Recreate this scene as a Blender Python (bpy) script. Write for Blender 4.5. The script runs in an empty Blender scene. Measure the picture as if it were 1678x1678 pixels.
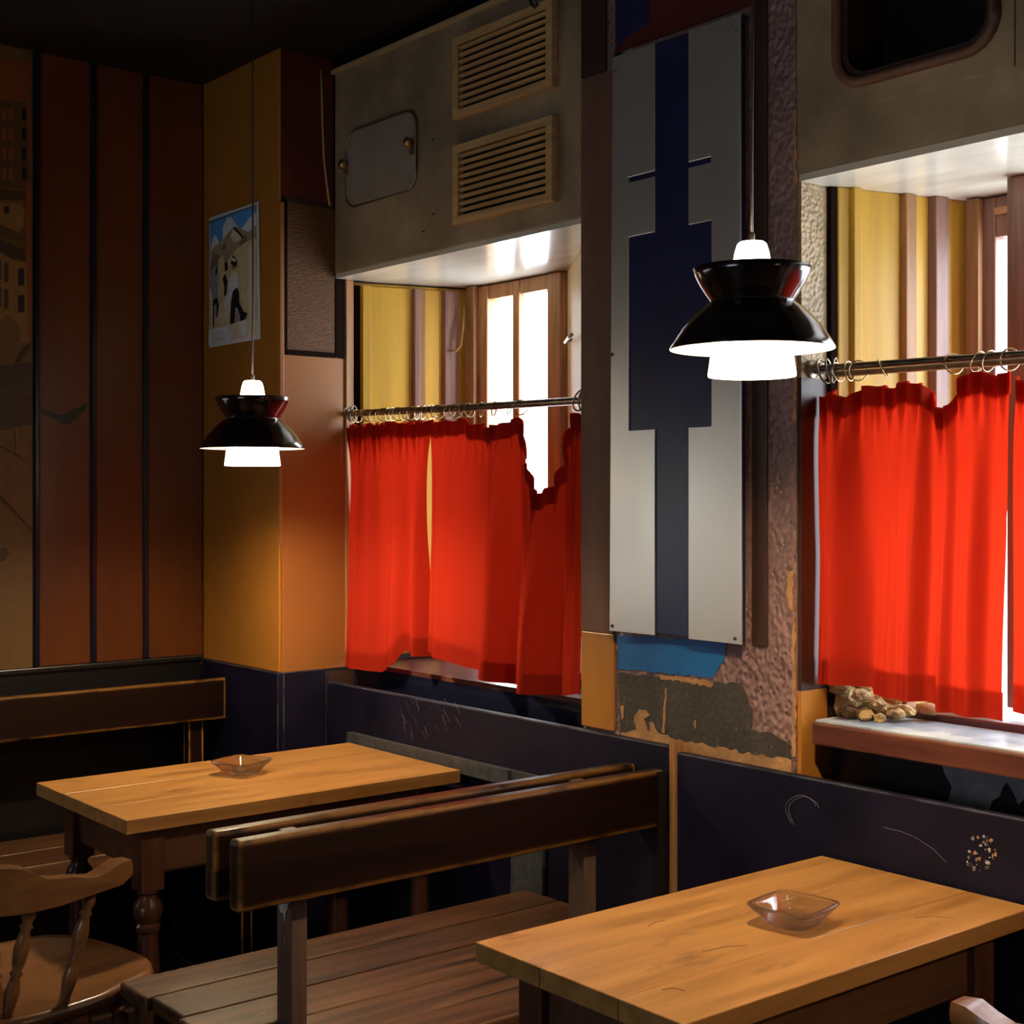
import bpy, bmesh, math, random
from mathutils import Vector, Matrix
random.seed(7)
C = bpy.context.scene.collection
S = bpy.context.scene
# ------------------------------------------------------------------ camera, world, exposure
# world x runs into the window wall, world y runs along it towards the far panelled wall
F = 2325.0; YAW = math.radians(39.1); HOR = 815.0; CH = 1.5
cam = bpy.data.cameras.new('camera'); camo = bpy.data.objects.new('camera', cam); C.objects.link(camo)
camo.location = (0, 0, CH); camo.rotation_euler = (math.pi/2, 0, -YAW)
cam.sensor_width = 36; cam.lens = 36*F/1678; cam.shift_y = (HOR-839)/1678; cam.clip_start = .05
S.camera = camo
SA, CA = math.sin(YAW), math.cos(YAW)
W = bpy.data.worlds.new('overcast_sky'); S.world = W; W.use_nodes = True
bg = W.node_tree.nodes['Background']; bg.inputs[0].default_value = (.80, .90, 1, 1); bg.inputs[1].default_value = 15.0
S.view_settings.view_transform = 'Standard'; S.view_settings.look = 'None'
S.view_settings.exposure = 0; S.view_settings.gamma = 1; S.view_settings.use_curve_mapping = False
S.cycles.use_denoising = True; S.cycles.max_bounces = 10; S.cycles.transparent_max_bounces = 16
S.cycles.sample_clamp_indirect = 6; S.cycles.caustics_refractive = True; S.cycles.caustics_reflective = False

def portal(name, loc, rot, sx, sy):
    l = bpy.data.lights.new(name, 'AREA'); l.shape = 'RECTANGLE'; l.size = sx; l.size_y = sy
    l.cycles.is_portal = True
    o = bpy.data.objects.new(name, l); C.objects.link(o); o.location = loc; o.rotation_euler = rot
R90 = math.pi/2
portal('window_daylight', (2.97, 3.54, 1.6), (0, R90, 0), 1.2, .5)
portal('window_daylight', (2.97, 1.42, 1.6), (0, R90, 0), 1.2, 1.0)

def onx(u, v, x):      # where the line of sight through a photo point meets the wall plane x
    X = (u-839)/F; D = x/(CA*X+SA); return ((-SA*X+CA)*D, CH+(HOR-v)/F*D)
def ony(u, v, y):
    X = (u-839)/F; D = y/(-SA*X+CA); return ((CA*X+SA)*D, CH+(HOR-v)/F*D)
def rgb(r, g, b):
    f = lambda c: (c/255/12.92 if c <= 10 else ((c/255+.055)/1.055)**2.4)
    return (f(r), f(g), f(b))

# ------------------------------------------------------------------ materials
def mat(name, col, rough=.5, metal=0., spec=.5, var=.2, vs=6., stretch=(1, 1, 1), col2=None, bump=0., bs=60.,
        bstretch=None, wear=None, chips=None, coat=0., emit=None, vor=False, rvar=0.):
    m = bpy.data.materials.new(name); m.use_nodes = True
    n = m.node_tree.nodes; L = m.node_tree.links; b = n['Principled BSDF']
    b.inputs['Roughness'].default_value = rough; b.inputs['Metallic'].default_value = metal
    b.inputs['Specular IOR Level'].default_value = spec; b.inputs['Coat Weight'].default_value = coat
    b.inputs['Coat Roughness'].default_value = .15
    tc = n.new('ShaderNodeTexCoord')
    def mapped(st):
        mp = n.new('ShaderNodeMapping'); mp.inputs['Scale'].default_value = st
        L.new(tc.outputs['Object'], mp.inputs[0]); return mp.outputs[0]
    no = n.new('ShaderNodeTexNoise'); no.inputs['Scale'].default_value = vs; no.inputs['Detail'].default_value = 5
    no.inputs['Roughness'].default_value = .6
    L.new(mapped(stretch), no.inputs['Vector'])
    rp = n.new('ShaderNodeValToRGB'); rp.color_ramp.elements[0].position = .3; rp.color_ramp.elements[1].position = .7
    c1 = tuple(c*(1-var) for c in col); c2 = col2 or tuple(min(1, c*(1+var)) for c in col)
    rp.color_ramp.elements[0].color = (*c1, 1); rp.color_ramp.elements[1].color = (*c2, 1)
    L.new(no.outputs[0], rp.inputs[0]); out = rp.outputs[0]
    def mix(fac, a, colr):
        mx = n.new('ShaderNodeMix'); mx.data_type = 'RGBA'
        L.new(fac, mx.inputs[0]); L.new(a, mx.inputs[6]); mx.inputs[7].default_value = (*colr, 1); return mx.outputs[2]
    def ramp(src, p0, p1):
        r = n.new('ShaderNodeMapRange'); r.inputs[1].default_value = p0; r.inputs[2].default_value = p1
        L.new(src, r.inputs[0]); return r.outputs[0]
    if wear:                                   # paint rubbed off along the edges
        wc, wr, wa = wear
        bv = n.new('ShaderNodeBevel'); bv.samples = 4; bv.inputs[0].default_value = wr
        ge = n.new('ShaderNodeNewGeometry'); d = n.new('ShaderNodeVectorMath'); d.operation = 'DOT_PRODUCT'
        L.new(bv.outputs[0], d.inputs[0]); L.new(ge.outputs['Normal'], d.inputs[1])
        n2 = n.new('ShaderNodeTexNoise'); n2.inputs['Scale'].default_value = 14; n2.inputs['Detail'].default_value = 6
        L.new(tc.outputs['Object'], n2.inputs['Vector'])
        e = ramp(d.outputs['Value'], 1.0, .86); k = ramp(n2.outputs[0], wa, wa+.2)
        mu = n.new('ShaderNodeMath'); mu.operation = 'MULTIPLY'; L.new(e, mu.inputs[0]); L.new(k, mu.inputs[1])
        out = mix(mu.outputs[0], out, wc)
    if chips:
        cc, cs, ca = chips[:3]
        n3 = n.new('ShaderNodeTexNoise'); n3.inputs['Scale'].default_value = cs; n3.inputs['Detail'].default_value = 7
        n3.inputs['Roughness'].default_value = .65
        L.new(mapped(chips[3] if len(chips) > 3 else (1, 1, 1)), n3.inputs['Vector'])
        out = mix(ramp(n3.outputs[0], ca, ca+(chips[4] if len(chips) > 4 else .03)), out, cc)
    L.new(out, b.inputs['Base Color'])
    if rvar:
        r2 = n.new('ShaderNodeMapRange'); r2.inputs[3].default_value = max(.03, rough-rvar); r2.inputs[4].default_value = rough+rvar
        r2.inputs[1].default_value = .3; r2.inputs[2].default_value = .7
        L.new(no.outputs[0], r2.inputs[0]); L.new(r2.outputs[0], b.inputs['Roughness'])
    if bump:
        if vor:
            t = n.new('ShaderNodeTexVoronoi'); t.inputs['Scale'].default_value = bs; t.feature = 'SMOOTH_F1'
        else:
            t = n.new('ShaderNodeTexNoise'); t.inputs['Scale'].default_value = bs; t.inputs['Detail'].default_value = 4
        L.new(mapped(bstretch or stretch), t.inputs['Vector'])
        bp = n.new('ShaderNodeBump'); bp.inputs['Strength'].default_value = bump; bp.inputs['Distance'].default_value = .01
        L.new(t.outputs[0], bp.inputs['Height']); L.new(bp.outputs[0], b.inputs['Normal'])
    if emit:
        b.inputs['Emission Color'].default_value = (*emit[0], 1); b.inputs['Emission Strength'].default_value = emit[1]
    return m
GX, GY, GZ = (1.2, 18, 18), (18, 1.2, 18), (18, 18, 1.2)
M = {}
M['ceiling'] = mat('smoke_black_ceiling', (.005, .004, .004), .6, var=.4)
M['floor'] = mat('dark_floor_boards', (.05, .03, .02), .45, stretch=GX, vs=3, var=.4, bump=.1)
M['rear'] = mat('dark_brown_paint', (.05, .022, .012), .5)
M['brown'] = mat('brown_gloss_paint', (.125, .034, .0065), .34, var=.22, vs=2.5, stretch=(3, 3, .7), chips=((.3, .22, .12), 38, .79), coat=.15)
M['amber'] = mat('amber_gloss_paint', (.44, .18, .026), .36, var=.12, vs=2.2, stretch=(2, 2, .8), coat=.1)
M['cream'] = mat('cream_amber_paint', (.34, .135, .036), .38, var=.10, vs=2.2)
M['maroon'] = mat('dark_maroon_paint', (.10, .016, .008), .45, chips=((.3, .15, .08), 30, .80))
M['navy'] = mat('navy_black_gloss', (.007, .008, .022), .22, var=.3, coat=.3)
M['black'] = mat('black_gloss', (.006, .005, .006), .35, var=.4)
M['wains'] = mat('scuffed_navy_paint', (.004, .004, .017), .5, spec=.22, var=.45, vs=5, col2=(.010, .008, .024), bump=.14, bs=130,
                 chips=((.22, .20, .20), 55, .775), wear=((.13, .15, .19), .005, .35))
M['matt'] = mat('matt_dark_gap_filler', (.012, .006, .004), .9, spec=.05)
M['plaster'] = mat('purple_leathery_plaster', (.25, .145, .135), .42, var=.25, vs=7, bump=.9, bs=95, bstretch=(1, 1, .75), vor=True)
M['plasterlit'] = mat('gold_lit_rough_plaster', (.34, .24, .13), .55, var=.3, vs=8, bump=.7, bs=110, vor=True)  # plaster recoloured paler and golden to carry the light on the reveal
M['postwood'] = mat('purple_brown_board', (.17, .078, .048), .5, var=.2, vs=3, stretch=(4, 4, 1), bump=.25, bs=150)
M['darkwood'] = mat('dark_brown_batten', (.045, .018, .010), .5, stretch=GZ, vs=3, var=.4)
M['scuff'] = mat('scuffed_slate_board', (.055, .048, .040), .45, var=.35, vs=9, chips=((.26, .20, .13), 30, .645, (1, 3, .8)), bump=.3, bs=60)
M['bluepatch'] = mat('bright_blue_paint', (.006, .13, .40), .45, var=.2, vs=6)
M['tan'] = mat('bare_tan_wood', (.42, .22, .09), .55, var=.35, vs=14, bump=.4, bs=60)
M['metalplate'] = mat('brushed_aluminium', (.74, .72, .68), .34, metal=.8, var=.06, vs=3, stretch=(1, 1, .3), rvar=.05, bump=.015, bs=8)
M['panelblue'] = mat('dark_blue_panel_enamel', (.017, .021, .075), .30, var=.25, vs=4, spec=.5)
M['duct'] = mat('grimy_grey_sheet', (.31, .225, .135), .50, var=.42, vs=4, bump=.2, bs=170, chips=((.05, .035, .022), 24, .715, (1, 1, 1), .06))
M['hatch'] = mat('grey_hatch_leaf', (.31, .25, .195), .48, var=.15, vs=5, bump=.15, bs=160)
M['soffit'] = mat('glossy_white_boards', (.62, .57, .47), .22, var=.10, vs=3, stretch=(5, 1, 1), coat=.3)
M['grille'] = mat('varnished_grille_wood', (.55, .34, .145), .45, stretch=GY, vs=3, var=.25)
M['brass'] = mat('worn_brass', (.5, .36, .17), .3, metal=1)
M['steel'] = mat('dull_steel', (.42, .38, .33), .32, metal=1, var=.2)
M['rod'] = mat('dark_iron', (.23, .18, .14), .35, metal=1, var=.4, vs=20)
M['yellow'] = mat('yellow_ochre_boards', (.54, .31, .030), .45, stretch=(6, 6, .6), vs=3, var=.16)
M['splay'] = mat('cream_reveal_paint', (.80, .66, .36), .5, var=.08)
M['brownpost'] = mat('brown_window_wood', (.30, .145, .055), .45, stretch=GZ, vs=3, var=.3)
M['purplepost'] = mat('mauve_brown_wood', (.24, .125, .095), .4, stretch=GZ, vs=3, var=.3)
M['winwood'] = mat('orange_window_wood', (.42, .21, .09), .45, stretch=GZ, vs=3, var=.3)
M['sill'] = mat('worn_blue_white_sill', (.30, .42, .55), .35, col2=(.55, .55, .52), vs=7, var=.6, bump=.15)
M['sillwood'] = mat('dark_red_sill_wood', (.10, .03, .02), .32, stretch=GY, vs=3, var=.4, wear=((.35, .17, .10), .006, .4))
M['table'] = mat('honey_varnished_table_wood', (.40, .18, .045), .34, stretch=(1, 11, 11), vs=2.0, var=.26, col2=(.52, .265, .08), rvar=.06,
                 chips=((.16, .065, .022), 6, .60, (1, 2.6, 2.6), .16), spec=.6, bump=.04, bs=5)
M['stain'] = mat('dark_table_stain', (.16, .065, .025), .5, var=.35, vs=60)
M['tabledge'] = mat('table_underframe_wood', (.10, .045, .025), .35, stretch=GX, vs=2.5, var=.35, coat=.2)
M['leg'] = mat('dark_turned_wood', (.085, .032, .018), .24, stretch=GZ, vs=2.5, var=.3, coat=.3)
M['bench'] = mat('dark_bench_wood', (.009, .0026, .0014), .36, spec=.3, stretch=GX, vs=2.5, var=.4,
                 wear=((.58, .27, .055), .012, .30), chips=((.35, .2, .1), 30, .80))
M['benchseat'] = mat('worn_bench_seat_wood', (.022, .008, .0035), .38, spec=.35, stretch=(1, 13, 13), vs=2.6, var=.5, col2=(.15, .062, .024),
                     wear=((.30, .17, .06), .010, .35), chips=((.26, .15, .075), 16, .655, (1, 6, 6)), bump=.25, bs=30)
M['benchpost'] = mat('grey_brown_bench_post', (.10, .06, .045), .35, stretch=GZ, vs=3, var=.4)
M['chair'] = mat('brown_varnished_chair_wood', (.17, .075, .028), .30, stretch=GX, vs=2.5, var=.3, coat=.2)
M['lampblack'] = mat('black_maroon_enamel', (.010, .004, .004), .16, var=.2, coat=.6)
M['lampwhite'] = mat('white_shade_lining', (.85, .82, .76), .6, var=.02)
M['lampglow'] = mat('lit_opal_diffuser', (.9, .88, .8), .5, var=.02, emit=((1, .80, .52), 8))
M['bulb'] = mat('lit_bulb', (.9, .9, .85), .5, var=.01, emit=((1, .76, .46), 2000))
M['conglow'] = mat('lit_opal_top', (.9, .88, .8), .5, var=.02, emit=((1, .84, .60), 26))
M['fillpane'] = mat('glowing_frosted_fill_pane', (.8, .8, .8), .4, var=.05, emit=((.74, .86, 1), 4.4))  # pane of the added rear window, glows to give bluish fill
M['fillpanedim'] = mat('glowing_dim_fill_pane', (.7, .7, .65), .4, var=.05, emit=((1, .96, .88), 1.7))  # pane of the added far-wall window, glows for the metal panel
M['cord'] = mat('dark_grey_flex', (.05, .04, .04), .5)
M['cable'] = mat('cream_cable', (.5, .36, .18), .5)
M['chiplight'] = mat('pale_bare_chip', (.55, .55, .52), .5, var=.2)
M['stone'] = mat('crumbling_yellow_masonry', (.36, .24, .09), .8, var=.5, vs=22, bump=.8, bs=45)
M['peel'] = mat('flaking_grey_paint', (.20, .19, .21), .6, var=.35, vs=15, bump=.3)
M['paper'] = mat('poster_paper', (.86, .86, .90), .45, var=.04)
flat = lambda nme, c, r=.5, v=.12: mat(nme, c, r, var=v, vs=30)
for k, c in dict(sky=(.07, .26, .62), cloud=(.55, .56, .62), hill=(.30, .23, .14), hilldark=(.15, .115, .07), hillpale=(.55, .47, .36), sand=(.52, .41, .23),
                 sandpale=(.55, .47, .33), ink=(.012, .011, .014), shirt=(.66, .64, .62), skin=(.30, .17, .10), greycloth=(.27, .24, .24),
                 mural_wall=(.16, .085, .022), mural_light=(.26, .145, .035), mural_roof=(.060, .032, .016), mural_win=(.008, .006, .006),
                 mural_orange=(.24, .065, .014), mural_mid=(.10, .052, .016)).items():
    M[k] = flat('printed_'+k, c if k.startswith('mural') or k == 'ink' else tuple(min(.92, q*1.55) for q in c))
# translucent cloth
def cloth(name, col, tcol, tw):
    m = bpy.data.materials.new(name); m.use_nodes = True; n = m.node_tree.nodes; L = m.node_tree.links
    n.remove(n['Principled BSDF']); out = n['Material Output']
    d = n.new('ShaderNodeBsdfDiffuse'); t = n.new('ShaderNodeBsdfTranslucent'); x = n.new('ShaderNodeMixShader')
    tc = n.new('ShaderNodeTexCoord'); no = n.new('ShaderNodeTexNoise'); no.inputs['Scale'].default_value = 400
    L.new(tc.outputs['Object'], no.inputs['Vector']); bp = n.new('ShaderNodeBump'); bp.inputs['Strength'].default_value = .05
    L.new(no.outputs[0], bp.inputs['Height']); L.new(bp.outputs[0], d.inputs['Normal'])
    d.inputs[0].default_value = (*col, 1); t.inputs[0].default_value = (*tcol, 1); x.inputs[0].default_value = tw
    L.new(d.outputs[0], x.inputs[1]); L.new(t.outputs[0], x.inputs[2]); L.new(x.outputs[0], out.inputs[0]); return m
M['curtain'] = cloth('red_curtain_cotton', (.42, .030, .014), (.47, .017, .004), .42)
def pane_mat():
    m = bpy.data.materials.new('clear_window_glass'); m.use_nodes = True; n = m.node_tree.nodes; L = m.node_tree.links
    n.remove(n['Principled BSDF']); t = n.new('ShaderNodeBsdfTransparent'); g = n.new('ShaderNodeBsdfGlossy'); g.inputs['Roughness'].default_value = .02
    x = n.new('ShaderNodeMixShader'); x.inputs[0].default_value = .06
    L.new(t.outputs[0], x.inputs[1]); L.new(g.outputs[0], x.inputs[2]); L.new(x.outputs[0], n['Material Output'].inputs[0]); return m
M['pane'] = pane_mat()
def glass_mat():
    m = bpy.data.materials.new('clear_pressed_glass'); m.use_nodes = True; n = m.node_tree.nodes; L = m.node_tree.links; b = n['Principled BSDF']
    b.inputs['Base Color'].default_value = (.98, .98, 1, 1); b.inputs['Roughness'].default_value = .02
    b.inputs['Transmission Weight'].default_value = 1; b.inputs['IOR'].default_value = 1.45
    t = n.new('ShaderNodeBsdfTransparent'); x = n.new('ShaderNodeMixShader'); x.inputs[0].default_value = .70
    L.new(t.outputs[0], x.inputs[1]); L.new(b.outputs[0], x.inputs[2]); L.new(x.outputs[0], n['Material Output'].inputs[0]); return m
M['glass'] = glass_mat()

# ------------------------------------------------------------------ geometry helpers
def box(bm, x0, x1, y0, y1, z0, z1):
    v = [bm.verts.new(p) for p in ((x0,y0,z0),(x1,y0,z0),(x1,y1,z0),(x0,y1,z0),(x0,y0,z1),(x1,y0,z1),(x1,y1,z1),(x0,y1,z1))]
    for f in ((0,3,2,1),(4,5,6,7),(0,1,5,4),(1,2,6,5),(2,3,7,6),(3,0,4,7)): bm.faces.new([v[i] for i in f])
    return bm
def B(*a): return box(bmesh.new(), *a)
def prism(pts, lift, bm=None):
    """closed polygon of 3-d points pushed along the vector lift"""
    bm = bm or bmesh.new(); n = len(pts); lift = Vector(lift)
    a = [bm.verts.new(p) for p in pts]; b = [bm.verts.new(Vector(p)+lift) for p in pts]
    bm.faces.new(a); bm.faces.new(b[::-1])
    for i in range(n): bm.faces.new((a[i], b[i], b[(i+1) % n], a[(i+1) % n]))
    bmesh.ops.recalc_face_normals(bm, faces=bm.faces[:]); return bm
def lathe(prof, seg=32, bm=None, axis0=(0, 0, 0), axis1=None, shape=None):
    """profile of (radius, height); heights are metres along z, or 0..1 from axis0 to axis1"""
    bm = bm or bmesh.new(); o = Vector(axis0)
    if axis1 is None: w = Vector((0, 0, 1))
    else: w = Vector(axis1)-o
    q = w.normalized().to_track_quat('Z', 'Y'); rings = []
    for r, h in prof:
        if r < 1e-6: rings.append([bm.verts.new(o+w*h)]); continue
        ring = []
        for i in range(seg):
            a = 2*math.pi*i/seg; k = shape(a, r, h) if shape else 1
            ring.append(bm.verts.new(o+w*h+q @ Vector((math.cos(a)*r*k, math.sin(a)*r*k, 0))))
        rings.append(ring)
    for p, s in zip(rings, rings[1:]):
        if len(p) == 1 and len(s) == 1: continue
        for i in range(seg):
            j = (i+1) % seg
            if len(p) == 1: bm.faces.new((p[0], s[j], s[i]))
            elif len(s) == 1: bm.faces.new((p[i], p[j], s[0]))
            else: bm.faces.new((p[i], p[j], s[j], s[i]))
    if axis1 is not None or True:
        bmesh.ops.recalc_face_normals(bm, faces=bm.faces[:])
    return bm
def tube(pts, r, seg=8, bm=None, closed=False):
    bm = bm or bmesh.new(); pts = [Vector(p) for p in pts]; n = len(pts); rings = []
    for i, p in enumerate(pts):
        t = (pts[(i+1) % n]-pts[i-1]) if closed else (pts[min(i+1, n-1)]-pts[max(i-1, 0)])
        q = t.normalized().to_track_quat('Z', 'Y'); rr = r[i] if isinstance(r, (list, tuple)) else r
        rings.append([bm.verts.new(p+q @ Vector((math.cos(2*math.pi*k/seg)*rr, math.sin(2*math.pi*k/seg)*rr, 0))) for k in range(seg)])
    m = n if closed else n-1
    for i in range(m):
        a, b = rings[i], rings[(i+1) % n]
        if closed and i == n-1:                    # line the seam up
            k0 = min(range(seg), key=lambda k: (b[k].co-a[0].co).length); b = b[k0:]+b[:k0]
        for k in range(seg): bm.faces.new((a[k], a[(k+1) % seg], b[(k+1) % seg], b[k]))
    if not closed: bm.faces.new(rings[0][::-1]); bm.faces.new(rings[-1])
    bmesh.ops.recalc_face_normals(bm, faces=bm.faces[:]); return bm
def ring_plate(y0, y1, z0, z1, iy0, iy1, iz0, iz1, rad, x0, x1, n=40):
    """rectangular plate in the wall plane with a round-cornered hole"""
    inner = rounded(iy0, iy1, iz0, iz1, rad, n//4); cy, cz = (iy0+iy1)/2, (iz0+iz1)/2; bm = bmesh.new()
    outer = []
    for (y, z) in inner:
        dy, dz = y-cy, z-cz
        t = min(((y1-cy)/dy if dy > 0 else (y0-cy)/dy) if abs(dy) > 1e-9 else 1e9, ((z1-cz)/dz if dz > 0 else (z0-cz)/dz) if abs(dz) > 1e-9 else 1e9)
        outer.append([cy+dy*t, cz+dz*t])
    for c in ((y0, z0), (y0, z1), (y1, z0), (y1, z1)):
        k = min(range(len(outer)), key=lambda i: (outer[i][0]-c[0])**2+(outer[i][1]-c[1])**2); outer[k] = list(c)
    N = len(inner); V = [[bm.verts.new((x, p[0], p[1])) for p in L] for x in (x0, x1) for L in (inner, outer)]
    i0, o0, i1, o1 = V
    for i in range(N):
        j = (i+1) % N
        bm.faces.new((i0[i], i0[j], o0[j], o0[i])); bm.faces.new((i1[i], o1[i], o1[j], i1[j]))
        bm.faces.new((i0[i], i1[i], i1[j], i0[j])); bm.faces.new((o0[i], o0[j], o1[j], o1[i]))
    bmesh.ops.recalc_face_normals(bm, faces=bm.faces[:]); return bm
def rounded(y0, y1, z0, z1, r, n=8):
    P = []
    for cy, cz, a0 in ((y1-r, z1-r, 0), (y0+r, z1-r, 90), (y0+r, z0+r, 180), (y1-r, z0+r, 270)):
        for i in range(n): a = math.radians(a0+90*i/(n-1)); P.append((cy+r*math.cos(a), cz+r*math.sin(a)))
    return P
WPOS = {}
def obj(name, bm, m, parent=None, smooth=False, bevel=0, seg=2, sub=0, mats=None):
    """one mesh object; vertices come in world metres and are stored about the parent's spot"""
    if parent is not None:
        off = WPOS.get(parent.name, Vector((0, 0, 0)))
        bm.transform(Matrix.Translation(-off)); WPOS_off = off
    else:                                          # own origin at the foot of the piece
        xs = [v.co for v in bm.verts]
        off = Vector(((min(c.x for c in xs)+max(c.x for c in xs))/2, (min(c.y for c in xs)+max(c.y for c in xs))/2, min(c.z for c in xs)))
        bm.transform(Matrix.Translation(-off))
    me = bpy.data.meshes.new(name); bm.to_mesh(me); bm.free()
    for k in (mats or [m]): me.materials.append(M[k])
    o = bpy.data.objects.new(name, me); C.objects.link(o)
    if parent is not None: o.parent = parent; WPOS[o.name] = off
    else: o.location = off; WPOS[o.name] = off
    if smooth:
        me.polygons.foreach_set('use_smooth', [True]*len(me.polygons))
        if smooth == 'auto':
            md = o.modifiers.new('split', 'EDGE_SPLIT'); md.split_angle = math.radians(38)
    if bevel:
        b = o.modifiers.new('bevel', 'BEVEL'); b.width = bevel; b.segments = seg; b.limit_method = 'ANGLE'; b.angle_limit = math.radians(40)
    if sub:
        s = o.modifiers.new('subdivision', 'SUBSURF'); s.levels = sub; s.render_levels = sub
    return o
def thing(name, label, cat, loc=(0, 0, 0), rz=0, group=None):
    o = bpy.data.objects.new(name, None); C.objects.link(o); o.location = loc; o.rotation_euler = (0, 0, rz)
    o.empty_display_size = .05
    if rz == 0: WPOS[o.name] = Vector(loc)
    return tag(o, label, cat, group)
def tag(o, label, cat, group=None):
    o['label'] = label; o['category'] = cat
    if group: o['group'] = group
    return o
def struct(name, bm=None, m=None, label=None, **k):
    if bm is None:
        o = bpy.data.objects.new(name, None); C.objects.link(o); WPOS[o.name] = Vector((0, 0, 0)); o.empty_display_size = .05
    else: o = obj(name, bm, m, **k)
    o['kind'] = 'structure'
    if label: o['label'] = label
    return o
def copy_tree(o, parent=None):
    c = o.copy(); C.objects.link(c); c.parent = parent
    for ch in o.children: copy_tree(ch, c)
    return c
def rough_outline(pts, step=.012, jit=.004, seed=1):
    """2-d outline broken into short uneven steps, like torn paint"""
    rd = random.Random(seed); out = []
    for (a, b), (c, d) in zip(pts, pts[1:]+pts[:1]):
        n = max(1, int(math.hypot(c-a, d-b)/step))
        for i in range(n):
            t = i/n; j = jit if i else 0
            out.append((a+(c-a)*t+rd.uniform(-j, j), b+(d-b)*t+rd.uniform(-j, j)))
    return out
def wallpatch(name, px, x, m, parent, t=.002, jit=.003, seed=1, step=.012):
    p = rough_outline([onx(u, v, x) for u, v in px], step, jit, seed)
    return obj(name, prism([(x, a, b) for a, b in p], (t, 0, 0)), m, parent)

# ------------------------------------------------------------------ room shell
CEIL = 2.90
struct('floor', B(-2.3, 2.95, -1.7, 4.5, -.05, 0), 'floor', 'dark floor under the benches and tables')
struct('ceiling', B(-2.3, 2.95, -1.7, 4.5, CEIL, CEIL+.08), 'ceiling', 'smoke blackened ceiling')
wb = struct('wall_back', B(-2.3, 2.95, -1.75, -1.65, 0, CEIL), 'rear', 'dark brown wall behind the viewer')
wr = struct('wall_rear'); wr['label'] = 'dark brown wall with an added fill-light window facing the window bays'
for a in ((-2.3, -2.2, -1.65, .8, 0, CEIL), (-2.3, -2.2, 2.2, 4.5, 0, CEIL), (-2.3, -2.2, .8, 2.2, 0, 1.0), (-2.3, -2.2, .8, 2.2, 2.1, CEIL)):
    obj('masonry', B(*a), 'rear', wr)
w3 = struct('added_window_3'); w3['label'] = 'unseen casement window added to the rear wall for fill light'  # unseen glowing window, added as fill light from behind the camera
for a in ((.8, .85, 1.0, 2.1), (2.15, 2.2, 1.0, 2.1), (1.48, 1.52, 1.0, 2.1)): obj('stile', B(-2.27, -2.22, *a), 'winwood', w3)
for a in ((.85, 2.15, 1.0, 1.05), (.85, 2.15, 2.05, 2.1)): obj('rail', B(-2.27, -2.22, *a), 'winwood', w3)
obj('pane', B(-2.256, -2.250, .85, 2.15, 1.05, 2.05), 'fillpane', w3)

# far panelled wall
LY = 4.41
wl = struct('wall_left'); wl['label'] = 'dark brown boarded wall with black glossy battens above a black wainscot'
obj('masonry', B(-2.2, 2.95, LY, 4.5, 0, CEIL), 'rear', wl)
bx = (1.65, 1.836, 2.015)
for a, b in ((1.66, 1.826), (1.846, 2.006), (2.026, 2.222)):
    obj('panel', B(a, b, LY-.012, LY, .968, CEIL-.001), 'brown', wl, bevel=.002)
for a in bx: obj('batten', B(a-.010, a+.010, LY-.022, LY, .968, CEIL-.001), 'navy', wl, bevel=.005)
for i in range(7):
    obj('panel', B(.98-.38*i-.37, .98-.38*i, LY-.012, LY, .968, CEIL-.001), 'brown', wl)
obj('wainscot', B(-2.2, 2.21, LY-.020, LY, 0, .950), 'black', wl)
obj('dado_rail', B(-2.2, 2.21, LY-.032, LY, .950, .968), 'black', wl, bevel=.004)
tear = rough_outline([ony(u, v, LY-.013) for u, v in ((66,668),(100,680),(143,660),(140,672),(112,696),(98,694),(66,676))], .012, .002, 3)
obj('torn_paint', prism([(a, LY-.0125, b) for a, b in tear], (0, -.0012, 0)), 'black', wl)

w4 = struct('added_window_4'); w4['label'] = 'unseen frosted window added to the far wall to brighten the metal panel'  # unseen glowing window, added so the metal panel has something bright to reflect
for a, b in ((-.45, -.40), (.85, .90), (.20, .25)): obj('stile', B(a, b, LY-.05, LY-.012, .98, 1.72), 'darkwood', w4)
for a, b in ((.98, 1.02), (1.68, 1.72)): obj('rail', B(-.40, .85, LY-.045, LY-.012, a, b), 'darkwood', w4)
obj('pane', B(-.40, .85, LY-.030, LY-.022, 1.02, 1.68), 'fillpanedim', w4)

# painted mural on the left of the far wall
mu = tag(obj('mural_board', B(.99, 1.638, LY-.014, LY, .968, CEIL-.001), 'mural_wall'), 'dim ochre mural of old houses painted on the far wall board', 'mural')
def flatprint(parent, shapes, plane, names, name='print'):
    """flat printed areas: one mesh, one material for each colour, each layer a hair above the last"""
    bm = bmesh.new()
    for k, (mn, pts) in enumerate(shapes):
        vs = [bm.verts.new(plane(p, k)) for p in pts]; f = bm.faces.new(vs); f.material_index = names.index(mn)
    return obj(name, bm, None, parent, mats=names)
def P(*l): return list(l)
def R(x0, x1, y0, y1): return [(x0, y0), (x1, y0), (x1, y1), (x0, y1)]
ms = [('mural_orange', R(-70, 50, 100, 330)), ('mural_mid', R(-40, 20, 165, 310)), ('mural_mid', P((22,165),(44,168),(48,310),(22,310)))]
for yy in (178, 210, 242, 275):
    for xx in (-28, -12, 4, 14): ms.append(('mural_orange', R(xx, xx+6, yy, yy+20)))
    ms.append(('mural_win', R(36, 43, yy, yy+20)))
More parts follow.
